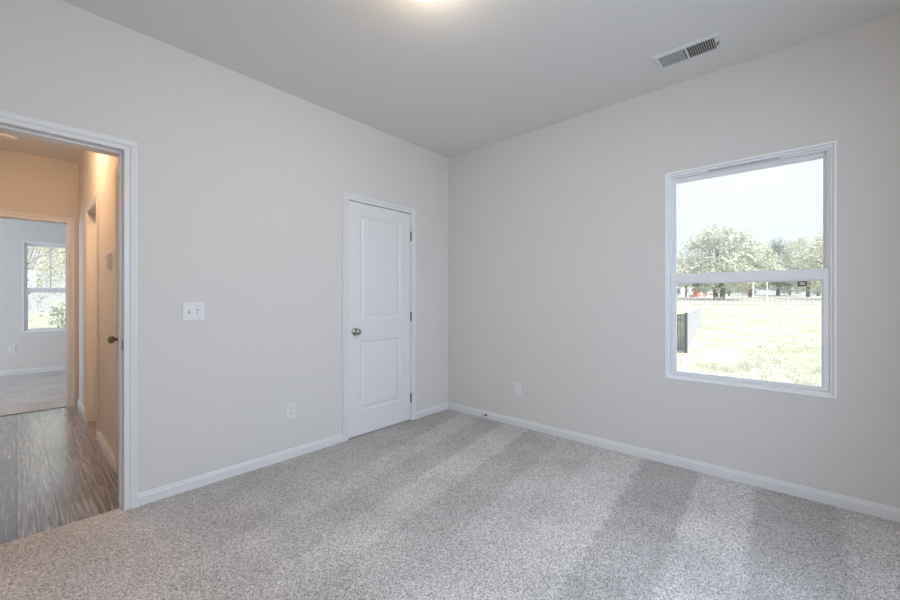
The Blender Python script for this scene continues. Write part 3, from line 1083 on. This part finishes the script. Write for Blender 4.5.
# distant white house and red outbuilding
def house(name, x0, y0, ang, w, dpt, hgt, roofh, wallm, label, cat, wins):
    z = gz(x0, y0)
    t = thing(name, (x0, y0, z), label, cat)
    ca, sa = math.cos(ang), math.sin(ang)
    def Wd(u, v, d):           # u along the front, d towards the viewer
        return (x0 + u * ca + d * sa, y0 + u * sa - d * ca, z + v)
    bm = bmnew()
    wbox(bm, Wd, 0, w, -0.2, hgt, -dpt, 0)
    for u in (0.0, w):
        vs = [bm.verts.new(Wd(u, hgt, 0)), bm.verts.new(Wd(u, hgt, -dpt)), bm.verts.new(Wd(u, hgt + roofh, -dpt / 2))]
        bm.faces.new(vs)
    mk('wall', bm, wallm, t)
    bm = bmnew()
    e = 0.4
    for (da, db) in ((e, -dpt / 2), (-dpt - e, -dpt / 2)):
        va = hgt - roofh * e / (dpt / 2)
        q = [Wd(-e, va, da), Wd(w + e, va, da), Wd(w + e, hgt + roofh, db), Wd(-e, hgt + roofh, db)]
        A_ = [bm.verts.new(p) for p in q]
        B_ = [bm.verts.new((p[0], p[1], p[2] + 0.15)) for p in q]
        for i in range(4):
            k2 = (i + 1) % 4
            bm.faces.new((A_[i], A_[k2], B_[k2], B_[i]))
        bm.faces.new(A_); bm.faces.new(B_[::-1])
    mk('roof', bm, M['roof'], t)
    for (u0, u1, v0, v1, kind) in wins:
        bm = bmnew()
        ring(bm, Wd, u0, u1, v0, v1, 0.10, 0.0, 0.08)
        f = mk('window' if kind == 'w' else 'door', bm, M['siding'], t)
        bm = bmnew()
        wbox(bm, Wd, u0 + 0.1, u1 - 0.1, v0 + 0.1, v1 - 0.1, 0.0, 0.04)
        mk('pane' if kind == 'w' else 'door_panel', bm, M['houseglass'] if kind == 'w' else M['siding'], f)
    return t
ang = CA - PI / 2
hx0, hy0 = at(693, 100)
house('house', hx0 - 9 * math.cos(ang), hy0 - 9 * math.sin(ang), ang, 9.0, 7.0, 3.3, 1.6, M['siding'],
      'distant white house at the left edge of the window view', 'house', [(6.9, 8.0, 1.0, 2.4, 'w'), (4.5, 5.6, 1.0, 2.4, 'w')])
hx0, hy0 = at(697.5, 97)
house('outbuilding', hx0, hy0, ang, 2.0, 1.8, 1.9, 0.6, M['redpaint'], 'small red outbuilding beside the distant white house', 'shed', [(0.6, 1.2, 0.1, 1.6, 'd')])

# trees
def limb(bm, p0, p1, r0, r1, seg=7):
    cyl(bm, p0, p1, r0, r1, seg, caps=False)

def tree(name, x, y, top, crown_r, crown_bottom, leafm, label, cat='tree', seed=1, leaves=5200, leaf=0.42, trunks=1, group=None, lobes=46, squash=1.0, thin=1.0):
    r = random.Random(seed)
    z = gz(x, y) if x > 0.3 else -0.35
    t = thing(name, (x, y, z), label, cat, group)
    zc = (z + crown_bottom + top) / 2
    hz = (top - z - crown_bottom) / 2
    cl = []
    for i in range(lobes):
        while True:
            v = Vector((r.uniform(-1, 1), r.uniform(-1, 1), r.uniform(-1, 1)))
            if 0.2 < v.length < 1:
                break
        v = v.normalized() * (v.length ** 0.6) * 0.84
        cl.append((Vector((x + v.x * crown_r, y + v.y * crown_r * squash, zc + v.z * hz)), r.uniform(0.16, 0.30) * crown_r))
    bm = bmnew()
    for s in range(trunks):
        ox = (s - (trunks - 1) / 2) * 1.2
        b0 = Vector((x + ox * 0.67, y - ox * 0.74, z - 0.2))
        b1 = Vector((x + ox * 1.0, y - ox * 0.9, z + crown_bottom + hz * 0.25))
        b2 = Vector((x + ox * 1.6, y, zc + hz * 0.5))
        limb(bm, b0, b1, (0.055 * crown_r + 0.06) * thin, (0.04 * crown_r + 0.03) * thin, 10)
        limb(bm, b1, b2, (0.04 * crown_r + 0.03) * thin, 0.012 * crown_r * thin, 8)
    mk('trunk', bm, M['bark'], t, smooth=True)
    bm = bmnew()
    for i, (c, cr) in enumerate(cl[::2]):
        st = Vector((x, y, z + crown_bottom + hz * r.uniform(0.15, 0.7)))
        mid = st.lerp(c, 0.5) + Vector((0, 0, 0.1 * hz))
        limb(bm, st, mid, (0.018 * crown_r + 0.01) * thin, 0.011 * crown_r * thin, 5)
        limb(bm, mid, c, 0.011 * crown_r * thin, 0.004 * crown_r * thin, 5)
    mk('branches', bm, M['bark'], t, smooth=True)
    bm = bmnew()
    for i in range(leaves):
        c, cr = cl[r.randrange(len(cl))]
        v = Vector((r.gauss(0, 1), r.gauss(0, 1), r.gauss(0, 1))).normalized() * cr * (r.random() ** 0.4)
        p = c + v
        n = (v.normalized() + Vector((r.uniform(-0.8, 0.8), r.uniform(-0.8, 0.8), r.uniform(-0.2, 1.0)))).normalized()
        a = n.orthogonal().normalized()
        a = (Matrix.Rotation(r.uniform(0, 2 * PI), 3, n) @ a)
        b = n.cross(a)
        s = leaf * r.uniform(0.6, 1.3)
        q = [p - a * s * 0.5, p + b * s * 0.3 - n * s * 0.06, p + a * s * 0.55, p - b * s * 0.3 - n * s * 0.06]
        bm.faces.new([bm.verts.new(k2) for k2 in q])
    mk('foliage', bm, leafm, t, recalc=False)
    return t

G = 'trees beyond the meadow'
def ftree(px, D, ypx, r, cb, lm, label, seed, **kw):
    x, y = at(px, D)
    tree('oak_tree', x, y, 1.195 + (299.5 - ypx) / 387 * D, r, cb, lm, label, seed=seed, group=G, **kw)
ftree(719, 76, 221, 8.0, 1.2, M['leaf_oak'], 'big round crowned oak at the left of the window view', 3, leaves=15000, trunks=2, lobes=80, leaf=0.46)
ftree(686, 93, 249, 3.8, 1.2, M['leaf_oak'], 'small thin tree peeping out left of the big oak', 5, leaves=2600)
ftree(750, 93, 238, 6.2, 1.2, M['leaf_pale'], 'pale tree right beside the big oak', 8, leaves=11000, lobes=70)
ftree(778, 122, 238, 9.0, 1.0, M['leaf_dark'], 'darker tree in the dip in the middle of the tree row', 13, leaves=15000, lobes=80, leaf=0.55)
ftree(808, 99, 233, 7.2, 1.2, M['leaf_oak'], 'green tree second from the right edge of the window view', 21, leaves=11000, lobes=70)
ftree(842, 76, 224, 7.4, 1.2, M['leaf_pale'], 'tall pale tree at the right edge of the window view', 34, leaves=13000, lobes=80)
for i, (px, D, r, hgt, lab) in enumerate(((729, 116, 4.0, 4.2, 'low dark bush left of the white poles'),
                                   (752, 134, 4.6, 5.2, 'low dark bush between and behind the white poles'),
                                   (790, 130, 4.5, 4.6, 'low dark bush right of the white poles'),
                                   (818, 118, 4.2, 4.4, 'low dark bush under the right hand trees'),
                                   (856, 112, 4.0, 4.4, 'low dark bush at the right window edge'))):
    x, y = at(px, D)
    tree('bush', x, y, gz(x, y) + hgt, r, 0.3, M['leaf_dark'], lab, 'bush', seed=50 + i, leaves=1800, leaf=0.4, group='bushes beyond the road', lobes=26)

# shrubs and trees outside the far room window
tree('shrub', -1.75, 12.4, 1.55, 0.9, 0.15, M['leaf_dark'], 'dark leaved shrub close outside the far room window', 'shrub', seed=71, leaves=1500, leaf=0.085, lobes=26, thin=0.5)
tree('garden_tree', -3.0, 24.0, 7.6, 4.2, 0.9, M['leaf_fresh'], 'left leafy tree behind the far room window', 'tree', seed=72, leaves=10000, leaf=0.12, lobes=110, thin=0.14)
tree('garden_tree', 1.6, 33.0, 9.2, 4.6, 0.9, M['leaf_pale'], 'right leafy tree behind the far room window', 'tree', seed=73, leaves=10000, leaf=0.16, lobes=110, thin=0.25)
